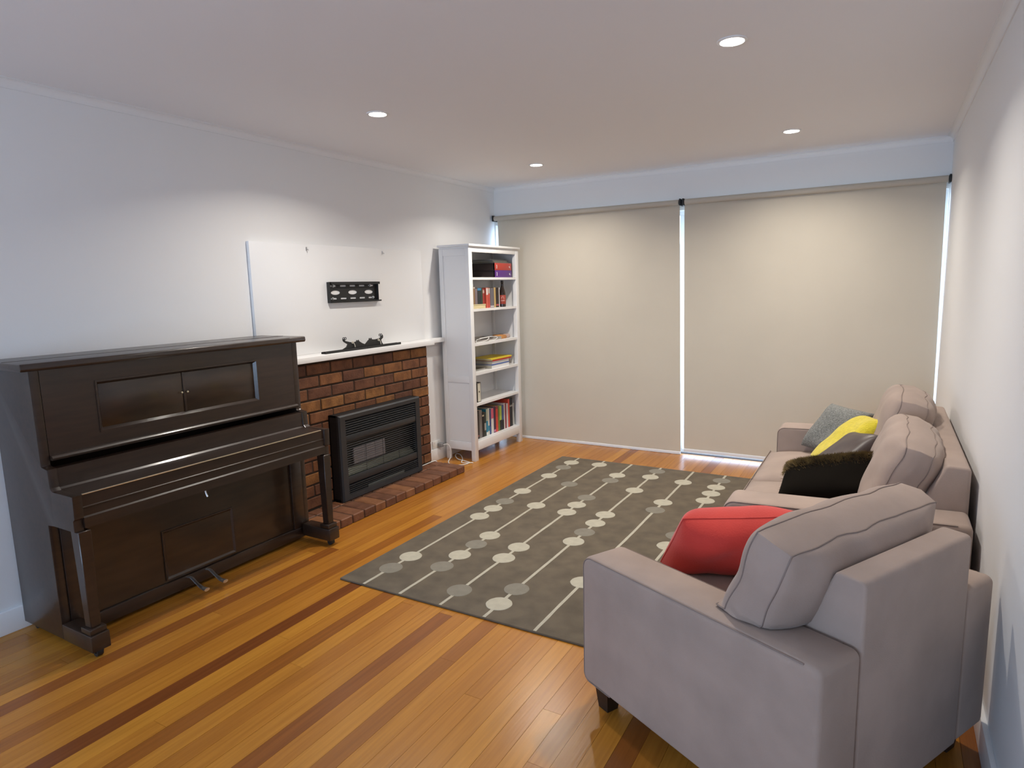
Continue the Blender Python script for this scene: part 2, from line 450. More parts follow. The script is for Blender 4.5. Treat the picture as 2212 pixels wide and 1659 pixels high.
blind('beige roller blind beside the white bookcase', -3.575, -1.622, -3.535, -1.639, -3.50, -1.603, 0.0015)
blind('beige roller blind beside the beige sofa with light under its rail', -1.606, XR-0.003, -1.598, 0.335, -1.573, 0.356, 0.036)

# ==================================================================== DOWNLIGHTS
def downlight(x, y, label):
    t = thing('downlight', label, 'downlight', (x, y, H), group='recessed ceiling downlights')
    bm = bmesh.new(); seg = 32; rings = []
    for r, z in [(0.064, 0), (0.064, -0.003), (0.060, -0.006), (0.051, -0.006), (0.048, -0.002), (0.048, 0)]:
        rings.append([bm.verts.new((x+r*math.cos(2*PI*k/seg), y+r*math.sin(2*PI*k/seg), H+z)) for k in range(seg)])
    for a, b in zip(rings, rings[1:]+rings[:1]):
        for k in range(seg): bm.faces.new((a[k], a[(k+1) % seg], b[(k+1) % seg], b[k]))
    finish('trim_ring', bm, TRIM, t)
    finish('lens', lathe_bm([(0.0475, -0.0025), (0.0475, -0.001)], 32, (x, y, H)), LENS, t)
    l = bpy.data.lights.new('downlight_lamp', 'AREA'); l.shape = 'DISK'; l.size = 0.08; l.energy = LAMP_W; l.spread = math.radians(142)
    l.color = (1.0, 0.93, 0.835)
    o = bpy.data.objects.new('downlight_lamp', l); C.objects.link(o); o.parent = t; o.location = (0, 0, -0.008)
downlight(-2.617, 3.025, 'lit recessed downlight above the piano end of the rug')
downlight(-0.630, 3.025, 'lit recessed downlight above the armchair')
downlight(-2.617, 4.995, 'lit recessed downlight near the white bookcase')
downlight(-0.630, 4.995, 'lit recessed downlight near the blinds above the sofa end')

# ==================================================================== FIREPLACE
BX = -3.46
fp = thing('fireplace', 'brown brick fireplace with white mantel shelf and low brick hearth', 'fireplace', (-3.46, 3.7, 0))
BY0, BY1, BZ0, RH, BLN = 2.90, 4.484, 0.066, 0.0861, 0.2285
box('mortar', (XL+0.001, BY0+0.004, 0.0), (BX-0.007, BY1-0.006, 1.108), MORTAR, fp)
def brick_mesh(sx, sy, sz, name, bev=0.004):
    bm = box_bm((-sx/2, -sy/2, -sz/2), (sx/2, sy/2, sz/2), bev, 1)
    smooth_angle(bm, 30); me = bpy.data.meshes.new(name); bm.to_mesh(me); bm.free(); return me
full = brick_mesh(0.11, BLN-0.011, RH-0.0125, 'brick'); half = brick_mesh(0.11, BLN/2-0.011, RH-0.0125, 'brick')
for me in (full, half): me.materials.append(BRICK)
def put(name, me, p, parent, rot=(0, 0, 0)):
    o = bpy.data.objects.new(name, me); C.objects.link(o); o.parent = parent
    o.location = Vector(p)-Vector(parent.location); o.rotation_euler = rot; return o
for r_ in range(12):
    zc = BZ0+RH*(11-r_+0.5); y1 = BY1; first = True
    while y1 > BY0+0.03:
        ln = BLN/2 if ((first and r_ % 2 == 1) or y1-BLN < BY0-0.02) else BLN
        put('brick', half if ln < BLN else full, (BX-0.055+random.uniform(-0.002, 0.0015), y1-ln/2, zc), fp, (random.uniform(-.006, .006), 0, random.uniform(-.008, .008)))
        y1 -= ln; first = False
# hearth
HX1 = -3.125
box('mortar', (BX-0.007, BY0+0.006, 0.0), (HX1-0.008, 4.505, 0.056), MORTAR, fp)
hb = brick_mesh(0.222, 0.108, 0.060, 'brick', 0.006); hb2 = brick_mesh(0.100, 0.108, 0.060, 'brick', 0.006)
for me in (hb, hb2): me.materials.append(HBRICK)
y1 = 4.512
while y1 > BY0+0.02:
    put('brick', hb, (HX1-0.111, y1-0.057, 0.031+random.uniform(-0.001, 0.0015)), fp, (0, random.uniform(-.006, .006), random.uniform(-.012, .012)))
    put('brick', hb2, (HX1-0.222-0.008-0.052, y1-0.057, 0.031), fp, (0, 0, random.uniform(-.01, .01)))
    y1 -= 0.115
# mantel shelf: deep over the bricks, a narrow ledge along the wall to the bookcase
mz0, mz1 = 1.113, 1.153
finish('mantel_shelf', extrude_bm([(XL+0.001, 2.89), (-3.405, 2.89), (-3.405, 4.52), (-3.43, 4.545), (-3.515, 4.56), (-3.515, 4.815), (XL+0.001, 4.815)], 'z', mz0, mz1, 0.003, 2), TRIM, fp)

# white overmantel board
bd = box('wall_board', (XL+0.001, 2.817, 1.1535), (-3.572, 4.60, 1.930), TRIM, bev=0.0015)
tag(bd, 'large flat white board fixed to the wall above the mantel', 'board')
for yy, lb in ((3.295, 'small grey picture hook on the white board toward the piano'), (4.094, 'small grey picture hook on the white board toward the bookcase')):
    t = thing('picture_hook', lb, 'hook', (-3.572, yy, 1.90), group='picture hooks on the white board')
    boxes('hook_plate', [((-3.5715, yy-0.006, 1.885), (-3.5695, yy+0.006, 1.91))], STEEL, t)
    tube('hook_wire', catmull([(-3.569, yy, 1.90), (-3.560, yy, 1.893), (-3.554, yy+0.001, 1.886), (-3.555, yy+0.002, 1.895)], 4), 0.0022, STEEL, t, 6)

# television wall bracket
tv = thing('television_bracket', 'black slotted television wall bracket on the white board', 'bracket', (-3.57, 3.73, 1.51))
y0, y1, z0, z1 = 3.465, 3.995, 1.512, 1.664
holes = [ell(3.545, 1.586, 0.047, 0.0165), ell(3.725, 1.586, 0.047, 0.0165), ell(3.905, 1.586, 0.047, 0.0165)]
for k in range(5):
    yc = 3.525+k*0.1015
    holes.append(rounded(rect(yc-0.031, 1.629, yc+0.031, 1.641), 0.004, 3)); holes.append(rounded(rect(yc-0.031, 1.536, yc+0.031, 1.548), 0.004, 3))
MX = Matrix(((0, 0, 1, -3.5695), (1, 0, 0, 0), (0, 1, 0, 0), (0, 0, 0, 1)))
plate('back_plate', [rounded([(y0, z0), (y1, z0), (y1, z1-0.008), (y1-0.012, z1), (y0+0.014, z1), (y0, z1-0.012)], 0.003, 2)]+holes, 0.003, MX, BLACKIRON, tv)
boxes('top_flange', [((-3.571, y0+0.014, z1-0.002), (-3.538, y1+0.012, z1+0.001)), ((-3.541, y0+0.014, z1-0.018), (-3.538, y1+0.012, z1+0.001))], BLACKIRON, tv)
boxes('bottom_flange', [((-3.571, y0, z0-0.001), (-3.535, y1+0.018, z0+0.002)), ((-3.538, y0, z0), (-3.535, y1+0.018, z0+0.010))], BLACKIRON, tv)
boxes('side_flange', [((-3.571, y0-0.002, z0), (-3.540, y0+0.001, z1))], BLACKIRON, tv)
boxes('side_flange', [((-3.571, y1-0.004, z0), (-3.545, y1-0.001, z1-0.006))], BLACKIRON, tv)
for yc, zc in ((3.523, 1.636), (3.920, 1.636), (3.512, 1.543), (3.948, 1.543)):
    bm = bmesh.new()
    for a, b, r in ((-3.568, -3.564, 0.010), (-3.564, -3.556, 0.006)): tube_bm([(a, yc, zc), (b, yc, zc)], r, 10, bm)
    finish('bolt', bm, STEEL, tv)

# bracket arms lying on the mantel
def bracket_arm(label, ya, yb, prof, curl, tie):
    t = thing('bracket_arm', label, 'bracket', (-3.47, (ya+yb)/2, mz1))
    boxes('bar', [((-3.492, ya, mz1), (-3.448, yb, mz1+0.003)), ((-3.451, ya, mz1), (-3.448, yb, mz1+0.017)), ((-3.492, ya, mz1), (-3.489, yb, mz1+0.014))], BLACKIRON, t)
    finish('hook_plate', extrude_bm(prof, 'x', -3.475, -3.466, 0.001, 1), BLACKIRON, t)
    for dx in (0, 0.019):
        cy, cz = curl[0]+dx, curl[1]
        pts = [(-3.470, cy+0.0085*math.cos(a), cz+0.0085*math.sin(a)) for a in [PI*2*k/12 for k in range(12)]]
        tube('curl', pts, 0.0026, BLACKIRON, t, 6, closed=True)
        tube('curl_stem', catmull([(-3.470, cy+0.0085, cz), (-3.470, cy+0.010, cz-0.014), (-3.470, cy+0.004, cz-0.024)] if curl[2] > 0 else [(-3.470, cy-0.0085, cz), (-3.470, cy-0.008, cz-0.014), (-3.470, cy+0.002, cz-0.024)], 4), 0.0026, BLACKIRON, t, 6)
    tube('string_tie', catmull([(-3.462, tie[0]-0.006, tie[1]+0.012), (-3.460, tie[0]+0.002, tie[1]+0.004), (-3.458, tie[0]+0.008, tie[1]-0.010), (-3.456, tie[0]+0.010, tie[1]-0.026)], 5), 0.0028, PAPER, t, 6)
    tube('tie_knot', [(-3.462, tie[0]-0.009+0.008*math.cos(a), tie[1]+0.010+0.007*math.sin(a)) for a in [PI*2*k/10 for k in range(10)]], 0.0026, PAPER, t, 6, closed=True)
b = mz1
bracket_arm('black bracket arm on the mantel with its hook toward the piano', 3.292, 3.722,
            [(3.470, b+0.012), (3.520, b+0.030), (3.535, b+0.050), (3.498, b+0.070), (3.488, b+0.092), (3.500, b+0.092), (3.508, b+0.078), (3.560, b+0.064),
             (3.600, b+0.060), (3.628, b+0.063), (3.634, b+0.074), (3.642, b+0.064), (3.652, b+0.074), (3.660, b+0.062), (3.690, b+0.045), (3.722, b+0.034), (3.722, b+0.012)],
            (3.498, b+0.094, -1), (3.590, b+0.050))
bracket_arm('black bracket arm on the mantel with its hook toward the bookcase', 3.725, 4.122,
            [(3.725, b+0.012), (3.722, b+0.034), (3.752, b+0.056), (3.768, b+0.066), (3.772, b+0.078), (3.782, b+0.067), (3.794, b+0.078), (3.800, b+0.066),
             (3.830, b+0.062), (3.865, b+0.064), (3.895, b+0.070), (3.915, b+0.082), (3.928, b+0.090), (3.930, b+0.070), (3.905, b+0.052), (3.915, b+0.030), (3.930, b+0.012)],
            (3.893, b+0.092, 1), (3.878, b+0.046))

# gas heater standing on the hearth
ht = thing('gas_heater', 'charcoal gas heater with louvred grille standing on the brick hearth', 'heater', (-3.4, 3.75, 0.062))
hy0, hy1, hz0, hz1, hxf = 3.282, 4.214, 0.062, 0.708, -3.352
bm = bmesh.new()
d = 0.03
for a, c in [((-3.455, hy0, hz0), (hxf-d, hy0+0.012, hz1)), ((-3.455, hy1-0.012, hz0), (hxf-d, hy1, hz1)), ((-3.455, hy0, hz1-0.012), (hxf-d, hy1, hz1)), ((-3.455, hy0, hz0), (hxf-d, hy1, hz0+0.02)), ((-3.458, hy0, hz0), (-3.448, hy1, hz1))]:
    box_bm(a, c, 0.0, 1, bm)
finish('case', bm, HEATD, ht)
# front frame with sloping surround: outer loop -> inner loop
def frame_bm(o, i, xo, xi, th):
    bm = bmesh.new()
    def ring(r, x): return [bm.verts.new((x, yy, zz)) for yy, zz in ((r[0], r[1]), (r[2], r[1]), (r[2], r[3]), (r[0], r[3]))]
    A = ring(o, xo-th); B = ring(o, xo-0.012); B2 = ring((o[0]+0.010, o[1]+0.010, o[2]-0.010, o[3]-0.010), xo); Cc = ring(i, xi); D = ring(i, xi-th)
    for P, Q in ((A, B), (B, B2), (B2, Cc), (Cc, D), (D, A)):
        for k in range(4): bm.faces.new((P[k], P[(k+1) % 4], Q[(k+1) % 4], Q[k]))
    return bm
iy0, iy1 = hy0+0.065, hy1-0.055
finish('front_frame', frame_bm((hy0, hz0, hy1, hz1), (iy0, hz0+0.045, iy1, hz1-0.040), hxf, hxf-0.006, 0.03), HEAT, ht, 20)
def slat(y0, y1, z, dx=0.0, hgt=0.009, dep=0.014, name='louvre', m=HEAT):
    return finish(name, extrude_bm([(hxf-0.010+dx, z), (hxf-0.010+dx-dep, z+hgt), (hxf-0.010+dx-dep, z+hgt+0.003), (hxf-0.010+dx, z+0.004)], 'y', y0, y1), m, ht)
for k in range(6): slat(iy0, iy1, 0.560+k*0.0175)
box('upper_rail', (hxf-0.030, iy0, 0.503), (hxf-0.010, iy1, 0.552), HEAT, ht, 0.004)
box('lower_rail', (hxf-0.030, iy0, 0.185), (hxf-0.010, iy1, 0.242), HEAT, ht, 0.004)
for k in range(5): slat(iy0, iy1, 0.108+k*0.0150, hgt=0.006)
box('badge_plate', (hxf-0.012, 3.55, 0.106), (hxf-0.0085, 3.98, 0.132), mat('heater_badge', (0.05, 0.06, 0.06), 0.4), ht, 0.001)
box('firebox', (-3.445, iy0-0.01, 0.235), (-3.436, iy1+0.01, 0.515), HEATD, ht)
for k in range(3):
    ya = 3.475+k*0.118
    box('ceramic_panel', (-3.434, ya, 0.300), (-3.418, ya+0.116, 0.425), CERAM, ht, 0.002)
finish('reflector_tray', extrude_bm([(-3.434, 0.262), (hxf-0.034, 0.240), (hxf-0.034, 0.243), (-3.434, 0.282)], 'y', iy0+0.01, iy1-0.01), TRAY, ht)
for k in range(15):
    z = 0.258+k*0.0170
    tube('guard_bar', [(hxf-0.018, iy0, z), (hxf-0.018, iy1, z)], 0.0023, HEAT, ht, 6)
for yy in (3.56, 3.75, 3.94): tube('guard_upright', [(hxf-0.021, yy, 0.243), (hxf-0.021, yy, 0.503)], 0.0018, HEATD, ht, 6)

# power outlet, plug and cord beside the bookcase
ou = thing('power_outlet', 'white double power outlet on the wall beside the fireplace bricks', 'power outlet', (XL, 4.73, 0.12))
box('plate', (XL+0.0005, 4.672, 0.117), (XL+0.010, 4.785, 0.190), PLASTW, ou, 0.003)
for yy in (4.700, 4.757): box('switch', (XL+0.009, yy-0.008, 0.168), (XL+0.013, yy+0.008, 0.182), PLASTW, ou, 0.001)
cdn = thing('extension_lead', 'white power cord with grey plug coiled on the floor by the bookcase leg', 'cord', (XL+0.05, 4.76, 0.1))
box('plug', (XL+0.013, 4.735, 0.128), (XL+0.060, 4.785, 0.165), PLASTG, cdn, 0.008, 3)
tube('cable', catmull([(XL+0.058, 4.765, 0.146), (-3.50, 4.785, 0.150), (-3.475, 4.795, 0.10), (-3.478, 4.79, 0.03), (-3.44, 4.70, 0.006), (-3.36, 4.645, 0.005), (-3.27, 4.68, 0.005), (-3.25, 4.77, 0.005), (-3.33, 4.80, 0.006),
                       (-3.42, 4.82, 0.010), (-3.50, 4.90, 0.016), (-3.52, 4.955, 0.018), (-3.46, 4.93, 0.016), (-3.37, 4.83, 0.010), (-3.32, 4.74, 0.006), (-3.26, 4.73, 0.012), (-3.22, 4.78, 0.005)], 8), 0.0042, PLASTW, cdn, 7)
lead = tube('heater_lead', catmull([(-3.449, 4.225, 0.068), (-3.447, 4.34, 0.0675), (-3.449, 4.45, 0.0675), (-3.440, 4.50, 0.068), (-3.435, 4.53, 0.045), (-3.43, 4.56, 0.006), (-3.40, 4.61, 0.005), (-3.385, 4.64, 0.005)], 6), 0.0040, PLASTW, None, 7)
tag(lead, 'thin white lead along the foot of the brick wall from the heater', 'cord')

# ==================================================================== PIANO
pn = thing('upright_piano', 'dark brown upright piano with closed keyboard lid against the white wall', 'piano', (-3.4, 2.08, 0))
PY0, PY1, PB, PF = 1.340, 2.820, -3.578, -3.205
def pprof(y0, y1, name):      # case side with the keyboard cheek
    poly = [(PB, 0.035), (PF-0.005, 0.035), (PF-0.005, 0.585), (-3.16, 0.590), (-2.985, 0.590), (-2.985, 0.640), (-2.972, 0.650), (-2.968, 0.752), (-3.135, 0.752), (-3.150, 0.765), (-3.155, 0.848), (-3.200, 0.856), (PF, 0.862), (PF, 1.285), (PB, 1.285)]
    return finish(name, extrude_bm(poly, 'y', y0, y1, 0.003, 2), PIANO, pn, 30)
pprof(PY0, PY0+0.04, 'side_panel'); pprof(PY1-0.04, PY1, 'side_panel')
box('back_panel', (PB, PY0+0.041, 0.06), (PB+0.05, PY1-0.041, 1.28), PIANO, pn)
lid = finish('lid', extrude_bm(rounded([(PB-0.004, 1.286), (-3.172, 1.286), (-3.165, 1.296), (-3.168, 1.320), (PB-0.004, 1.320)], [0, .004, .006, .008, 0], 3), 'y', 1.298, 2.862, 0.004, 2), PIANO, pn, 30)
tube('lid_hinge', [(-3.36, 1.31, 1.3205), (-3.36, 2.85, 1.3205)], 0.0012, PIANO, lid, 5)
# upper front panel: rails and stiles round two sliding doors
yi0, yi1, zi0, zi1 = 1.605, 2.515, 0.960, 1.208
up = boxes('upper_panel', [((PF-0.022, PY0+0.041, zi1), (PF, PY1-0.041, 1.284)), ((PF-0.022, PY0+0.041, 0.885), (PF, PY1-0.041, zi0)),
                           ((PF-0.022, PY0+0.041, zi0), (PF, yi0, zi1)), ((PF-0.022, yi1, zi0), (PF, PY1-0.041, zi1))], PIANO, pn)
def moulding(y0, z0, y1, z1, x, wdt, dep, name, parent, m=PIANO):
    bm = bmesh.new(); L = []
    for off, dx in ((0.0, 0.004), (wdt*0.4, 0.004), (wdt, -dep), (wdt, -dep-0.004)):
        L.append([bm.verts.new((x+dx, a, c)) for a, c in ((y0+off, z0+off), (y1-off, z0+off), (y1-off, z1-off), (y0+off, z1-off))])
    L.append([bm.verts.new((x-0.006, a, c)) for a, c in ((y0, z0), (y1, z0), (y1, z1), (y0, z1))])
    for A, B in zip(L, L[1:]+L[:1]):
        for k in range(4): bm.faces.new((A[k], A[(k+1) % 4], B[(k+1) % 4], B[k]))
    return finish(name, bm, m, parent, 15)
moulding(yi0, zi0, yi1, zi1, PF, 0.020, 0.014, 'moulding', pn)
ym = 2.055
for a, c, kx in ((yi0+0.012, ym-0.001, ym-0.020), (ym+0.001, yi1-0.012, ym+0.012)):
    dr = box('sliding_door', (PF-0.022, a, zi0+0.012), (PF-0.014, c, zi1-0.012), PIANO2, pn, 0.001)
    finish('knob', lathe_bm([(0.003, 0), (0.003, 0.006), (0.006, 0.009), (0.005, 0.013), (0.001, 0.014)], 10), BRASS, dr, local=True)
    kb = dr.children[0]; kb.rotation_euler = (0, PI/2, 0); kb.location = Vector((PF-0.014, kx, 1.085))-Vector(pn.location)
box('door_strip', (PF-0.015, ym-0.007, zi0+0.018), (PF-0.010, ym+0.005, zi1-0.018), PIANO, pn, 0.001)
finish('panel_rail', extrude_bm(rounded([(PF-0.02, 0.878), (PF+0.022, 0.878), (PF+0.026, 0.890), (PF+0.016, 0.900), (PF-0.02, 0.902)], [0, .004, .005, .006, 0], 3), 'y', PY0+0.041, PY1-0.041), PIANO, pn, 30)
# fallboard
finish('fallboard', extrude_bm([(PF-0.01, 0.845), (-3.160, 0.846), (-3.158, 0.760), (-3.150, 0.752), (-2.985, 0.748), (-2.985, 0.732), (-3.172, 0.735), (-3.176, 0.832), (PF-0.01, 0.832)], 'y', PY0+0.0405, PY1-0.0405), PIANO, pn, 20)
box('hinge_strip', (-2.986, PY0+0.045, 0.748), (-2.976, PY1-0.06, 0.7535), BRASS, pn, 0.0015)
finish('key_slip', extrude_bm([(-3.18, 0.600), (-2.974, 0.600), (-2.974, 0.646), (-2.982, 0.652), (-2.982, 0.684), (-2.979, 0.687), (-2.979, 0.692), (-2.983, 0.695), (-2.983, 0.7475), (-3.18, 0.730)], 'y', PY0+0.0405, PY1-0.0405), PIANO, pn, 20)
# lower panel with a framed pedal door
boxes('lower_panel', [((PF-0.025, PY0+0.041, 0.095), (PF-0.012, PY1-0.041, 0.599))], PIANO2, pn)
box('lower_stile', (PF-0.012, PY1-0.125, 0.095), (PF+0.002, PY1-0.041, 0.599), PIANO, pn, 0.002)
box('lower_stile', (PF-0.012, PY0+0.041, 0.095), (PF+0.002, PY0+0.10, 0.599), PIANO, pn, 0.002)
moulding(1.845, 0.105, 2.272, 0.378, PF-0.008, 0.016, 0.004, 'pedal_door_moulding', pn)
box('bottom_rail', (PF-0.03, PY0+0.041, 0.025), (PF+0.002, PY1-0.041, 0.093), PIANO, pn, 0.003)
for ya in (PY0+0.005, PY1-0.060):
    # toe block, plinth and tapered leg
    toe = box('toe_block', (-3.199, ya-0.010, 0.038), (-2.952, ya+0.070, 0.115), PIANO, pn, 0.004)
    box('plinth', (-3.040, ya-0.006, 0.1155), (-2.962, ya+0.066, 0.142), PIANO, toe, 0.004)
    bm = box_bm((-3.034, ya+0.002, 0.1425), (-2.972, ya+0.057, 0.589), 0.0)
    for v in bm.verts:
        if v.co.z < 0.3:
            v.co.x = -3.001+(v.co.x+3.003)*0.78; v.co.y = ya+0.0295+(v.co.y-ya-0.0295)*0.80
    bmesh.ops.bevel(bm, geom=bm.edges[:], offset=0.003, segments=1, affect='EDGES')
    finish('leg', bm, PIANO, pn)
    for xc in (-2.99, PB+0.06):
        bm = tube_bm([(xc, ya+0.018, 0.0195), (xc, ya+0.044, 0.0195)], 0.0195, 16)
        box_bm((xc-0.010, ya+0.012, 0.019), (xc+0.010, ya+0.050, 0.041), 0.0, 1, bm)
        finish('castor', bm, BLACKIRON, pn)
for yy in (1.958, 2.070):
    pts = catmull([(PF-0.01, yy, 0.082), (PF+0.03, yy, 0.086), (PF+0.07, yy, 0.066), (PF+0.115, yy+0.002, 0.046), (PF+0.155, yy+0.003, 0.044)], 5)
    bm = tube_bm(pts, 0.01, 10, rfun=lambda t: 0.009+0.010*max(0, t-0.55)**1.0*1.6)
    for v in bm.verts:
        zc = min(pts, key=lambda p: (p.x-v.co.x)**2+(p-v.co).length_squared).z
        v.co.z = zc+(v.co.z-zc)*0.55
    finish('pedal', bm, STEEL, pn)
tube('knee_lever', catmull([(-3.02, 1.985, 0.600), (-3.015, 1.985, 0.575), (-3.006, 1.987, 0.555)], 4), 0.005, STEEL, pn, 8)

# ==================================================================== BOOKCASE
BK = (-3.555, 4.832, 0)
bk = thing('bookcase', 'tall white wooden bookcase with six open shelves by the blind', 'bookcase', BK)
bx0, bx1, by0, by1 = -3.553, -3.226, 4.834, 5.730
lw = 0.055
for a, b2, c, d2 in ((bx0, bx0+0.045, by0, by0+0.03), (bx0, bx0+0.045, by1-0.03, by1)):
    box('leg', (a, c, 0), (b2, d2, 1.948), WHITE, bk, 0.002)
for c, d2 in ((by0, by0+lw), (by1-lw, by1)):
    box('leg', (bx1-0.042, c, 0), (bx1, d2, 1.948), WHITE, bk, 0.002)
box('top_board', (bx0-0.008, by0-0.012, 1.964), (bx1+0.016, by1+0.012, 1.984), WHITE, bk, 0.003)
box('top_rail', (bx1-0.030, by0+lw, 1.914), (bx1-0.002, by1-lw, 1.948), WHITE, bk, 0.002)
box('cap_strip', (bx0+0.004, by0+0.004, 1.949), (bx1-0.003, by1-0.004, 1.9635), WHITE, bk)
box('bottom_rail', (bx1-0.024, by0+lw, 0.095), (bx1-0.002, by1-lw, 0.176), WHITE, bk, 0.002)
for c, d2 in ((by0+0.008, by0+0.020), (by1-0.020, by1-0.008)):
    box('side_panel', (bx0+0.045, c, 0.10), (bx1-0.042, d2, 1.948), WHITE, bk)
    e0, e1 = (by0, by0+0.0078) if c < 5 else (by1-0.0078, by1)
    for za, zb_ in ((1.885, 1.948), (0.735, 0.795), (0.10, 0.175)): box('side_rail', (bx0+0.045, e0, za), (bx1-0.042, e1, zb_), WHITE, bk, 0.001)
for c, d2 in ((by0+0.021, 5.2815), (5.2825, by1-0.021)):
    box('back_panel', (bx0+0.004, c, 0.10), (bx0+0.012, d2, 1.946), WHITE, bk, 0.001)
SH = [1.690, 1.405, 1.090, 0.820, 0.535, 0.178]
for z in SH:
    xf = bx1-0.025 if z == SH[-1] else bx1-0.003
    ya, yb = by0+0.021, by1-0.021          # notched round the front legs
    finish('shelf', extrude_bm([(bx0+0.013, ya), (bx1-0.0425, ya), (bx1-0.0425, by0+lw), (xf, by0+lw), (xf, by1-lw), (bx1-0.0425, by1-lw), (bx1-0.0425, yb), (bx0+0.013, yb)], 'z', z-0.022, z), WHITE, bk, 20)

def book(label, y0, y1, z0, h, col, depth=0.17, xf=-3.285, lean=0.0, bands=(), soft=True, group='books on the bottom bookcase shelf', cat='book'):
    """standing book: cover with spine towards +x, page block, optional spine bands (f0, f1, colour)."""
    yc = (y0+y1)/2; th = (y1-y0)
    t = thing('book', label, cat, (xf-depth/2, yc, z0), group=group)
    t.rotation_euler = (lean, 0, 0)
    m = paint(*col); x0, x1 = -depth/2, depth/2; a, b2 = -th/2, th/2
    c = 0.0016 if soft else 0.0028
    boxes('cover', [((x0, a, 0), (x1, a+c, h)), ((x0, b2-c, 0), (x1, b2, h)), ((x1-c, a+c, 0), (x1, b2-c, h))], m, t, local=True)
    box('pages', (x0+0.003, a+c+0.0002, 0.002), (x1-c-0.0005, b2-c-0.0002, h-0.003), PAPER, t, local=True)
    for f0, f1, bc in bands:
        box('spine_label', (x1+0.0001, a+0.0005, h*f0), (x1+0.0008, b2-0.0005, h*f1), paint(*bc), t, local=True)
    return t
K = (0.012, 0.010, 0.010)
ZF = SH[5]
rowF = [
 ('dark brown book at the piano end of the bottom shelf', 4.945, 4.981, 0.225, (0.03, 0.022, 0.02), [(0.1, 0.16, (0.3, 0.1, 0.1))]),
 ('thick mid grey book on the bottom shelf', 4.986, 5.032, 0.270, (0.20, 0.19, 0.18), []),
 ('black book with a pale title beside the thick grey book', 5.036, 5.066, 0.245, K, [(0.82, 0.88, (0.6, 0.55, 0.4))]),
 ('slim dark green book with white flecks on the bottom shelf', 5.069, 5.098, 0.235, (0.03, 0.045, 0.035), [(0.25, 0.55, (0.35, 0.35, 0.33))]),
 ('book with pale green top and teal lower spine', 5.101, 5.131, 0.262, (0.02, 0.22, 0.36), [(0.55, 0.99, (0.45, 0.52, 0.40)), (0.01, 0.13, (0.75, 0.75, 0.72))]),
 ('white book with a teal foot beside the navy book', 5.133, 5.156, 0.262, (0.66, 0.68, 0.62), [(0.15, 0.35, (0.03, 0.25, 0.40))]),
 ('slim navy blue book beside the pink and white book', 5.160, 5.184, 0.250, (0.035, 0.06, 0.20), [(0.05, 0.3, (0.06, 0.15, 0.35))]),
 ('white book with a bright pink upper spine', 5.187, 5.228, 0.250, (0.70, 0.68, 0.66), [(0.60, 0.995, (0.72, 0.13, 0.22))]),
 ('dark purple book with pink lettering at its foot', 5.232, 5.264, 0.258, (0.05, 0.02, 0.06), [(0.03, 0.12, (0.6, 0.2, 0.35))]),
 ('red book with a dark top on the bottom shelf', 5.268, 5.305, 0.255, (0.62, 0.06, 0.035), [(0.9, 0.995, (0.25, 0.03, 0.05))]),
 ('slim olive green book beside the red book', 5.309, 5.332, 0.248, (0.14, 0.20, 0.05), []),
 ('lime green book with black lower spine', 5.336, 5.372, 0.246, (0.40, 0.55, 0.08), [(0.005, 0.42, K)]),
 ('blue book with a black foot on the bottom shelf', 5.376, 5.410, 0.245, (0.05, 0.09, 0.26), [(0.005, 0.4, K)]),
 ('slim white book with a pink edge on the bottom shelf', 5.413, 5.434, 0.262, (0.66, 0.55, 0.52), []),
 ('slim dark red book beside the tall white book', 5.437, 5.458, 0.250, (0.22, 0.02, 0.04), []),
 ('tall white book between two red books', 5.461, 5.490, 0.250, (0.62, 0.60, 0.62), []),
 ('bright orange red tall book on the bottom shelf', 5.494, 5.520, 0.290, (0.66, 0.07, 0.04), []),
 ('tall black book at the blind end of the bottom shelf', 5.524, 5.575, 0.292, K, [(0.7, 0.76, (0.3, 0.3, 0.28))]),
]
for lb, a, c, h, col, bands in rowF:
    a, c = [4.962+(q-4.945)*1.07 for q in (a, c)]
    book(lb, a, c, ZF, h, col, 0.215 if h > 0.26 else 0.18, bands=bands)
book('pale grey ring folder leaning at the blind end of the bottom shelf', 5.642, 5.664, ZF, 0.235, (0.55, 0.56, 0.52), 0.2)
# second shelf: low cream box with small books on it, paperbacks and a bottle
ZB = SH[1]; gB = 'books on the second bookcase shelf'
cb = thing('storage_box', 'low cream cardboard box under small books on the second shelf', 'box', (-3.34, 5.05, ZB))
box('box_body', (-3.42, 4.925, ZB), (-3.262, 5.150, ZB+0.030), paint(0.62, 0.52, 0.30, 0.8), cb, 0.002)
box('box_lid', (-3.422, 4.923, ZB+0.0305), (-3.260, 5.152, ZB+0.040), paint(0.62, 0.52, 0.30, 0.8), cb, 0.002)
zb2 = ZB+0.0405
for lb, a, c, h, col, bands in [
 ('small grey brown book at the piano end of the cream box', 4.930, 4.952, 0.155, (0.33, 0.27, 0.20), []),
 ('small tan book standing on the cream box', 4.955, 4.982, 0.160, (0.25, 0.15, 0.08), [(0.9, 0.98, (0.5, 0.45, 0.4))]),
 ('small mauve grey book standing on the cream box', 4.985, 5.020, 0.145, (0.19, 0.15, 0.17), []),
 ('black book with a blue top standing on the cream box', 5.023, 5.085, 0.150, (0.02, 0.025, 0.03), [(0.84, 0.98, (0.05, 0.22, 0.42))]),
 ('dark green book standing at the blind end of the cream box', 5.088, 5.108, 0.148, (0.035, 0.06, 0.035), []),
 ('slim dark red book on the end of the cream box', 5.112, 5.140, 0.142, (0.32, 0.03, 0.025), [(0.7, 0.9, (0.5, 0.35, 0.3))])]:
    book(lb, a, c, zb2, h, col, 0.12, -3.268, bands=bands, group='small books on the cream box')
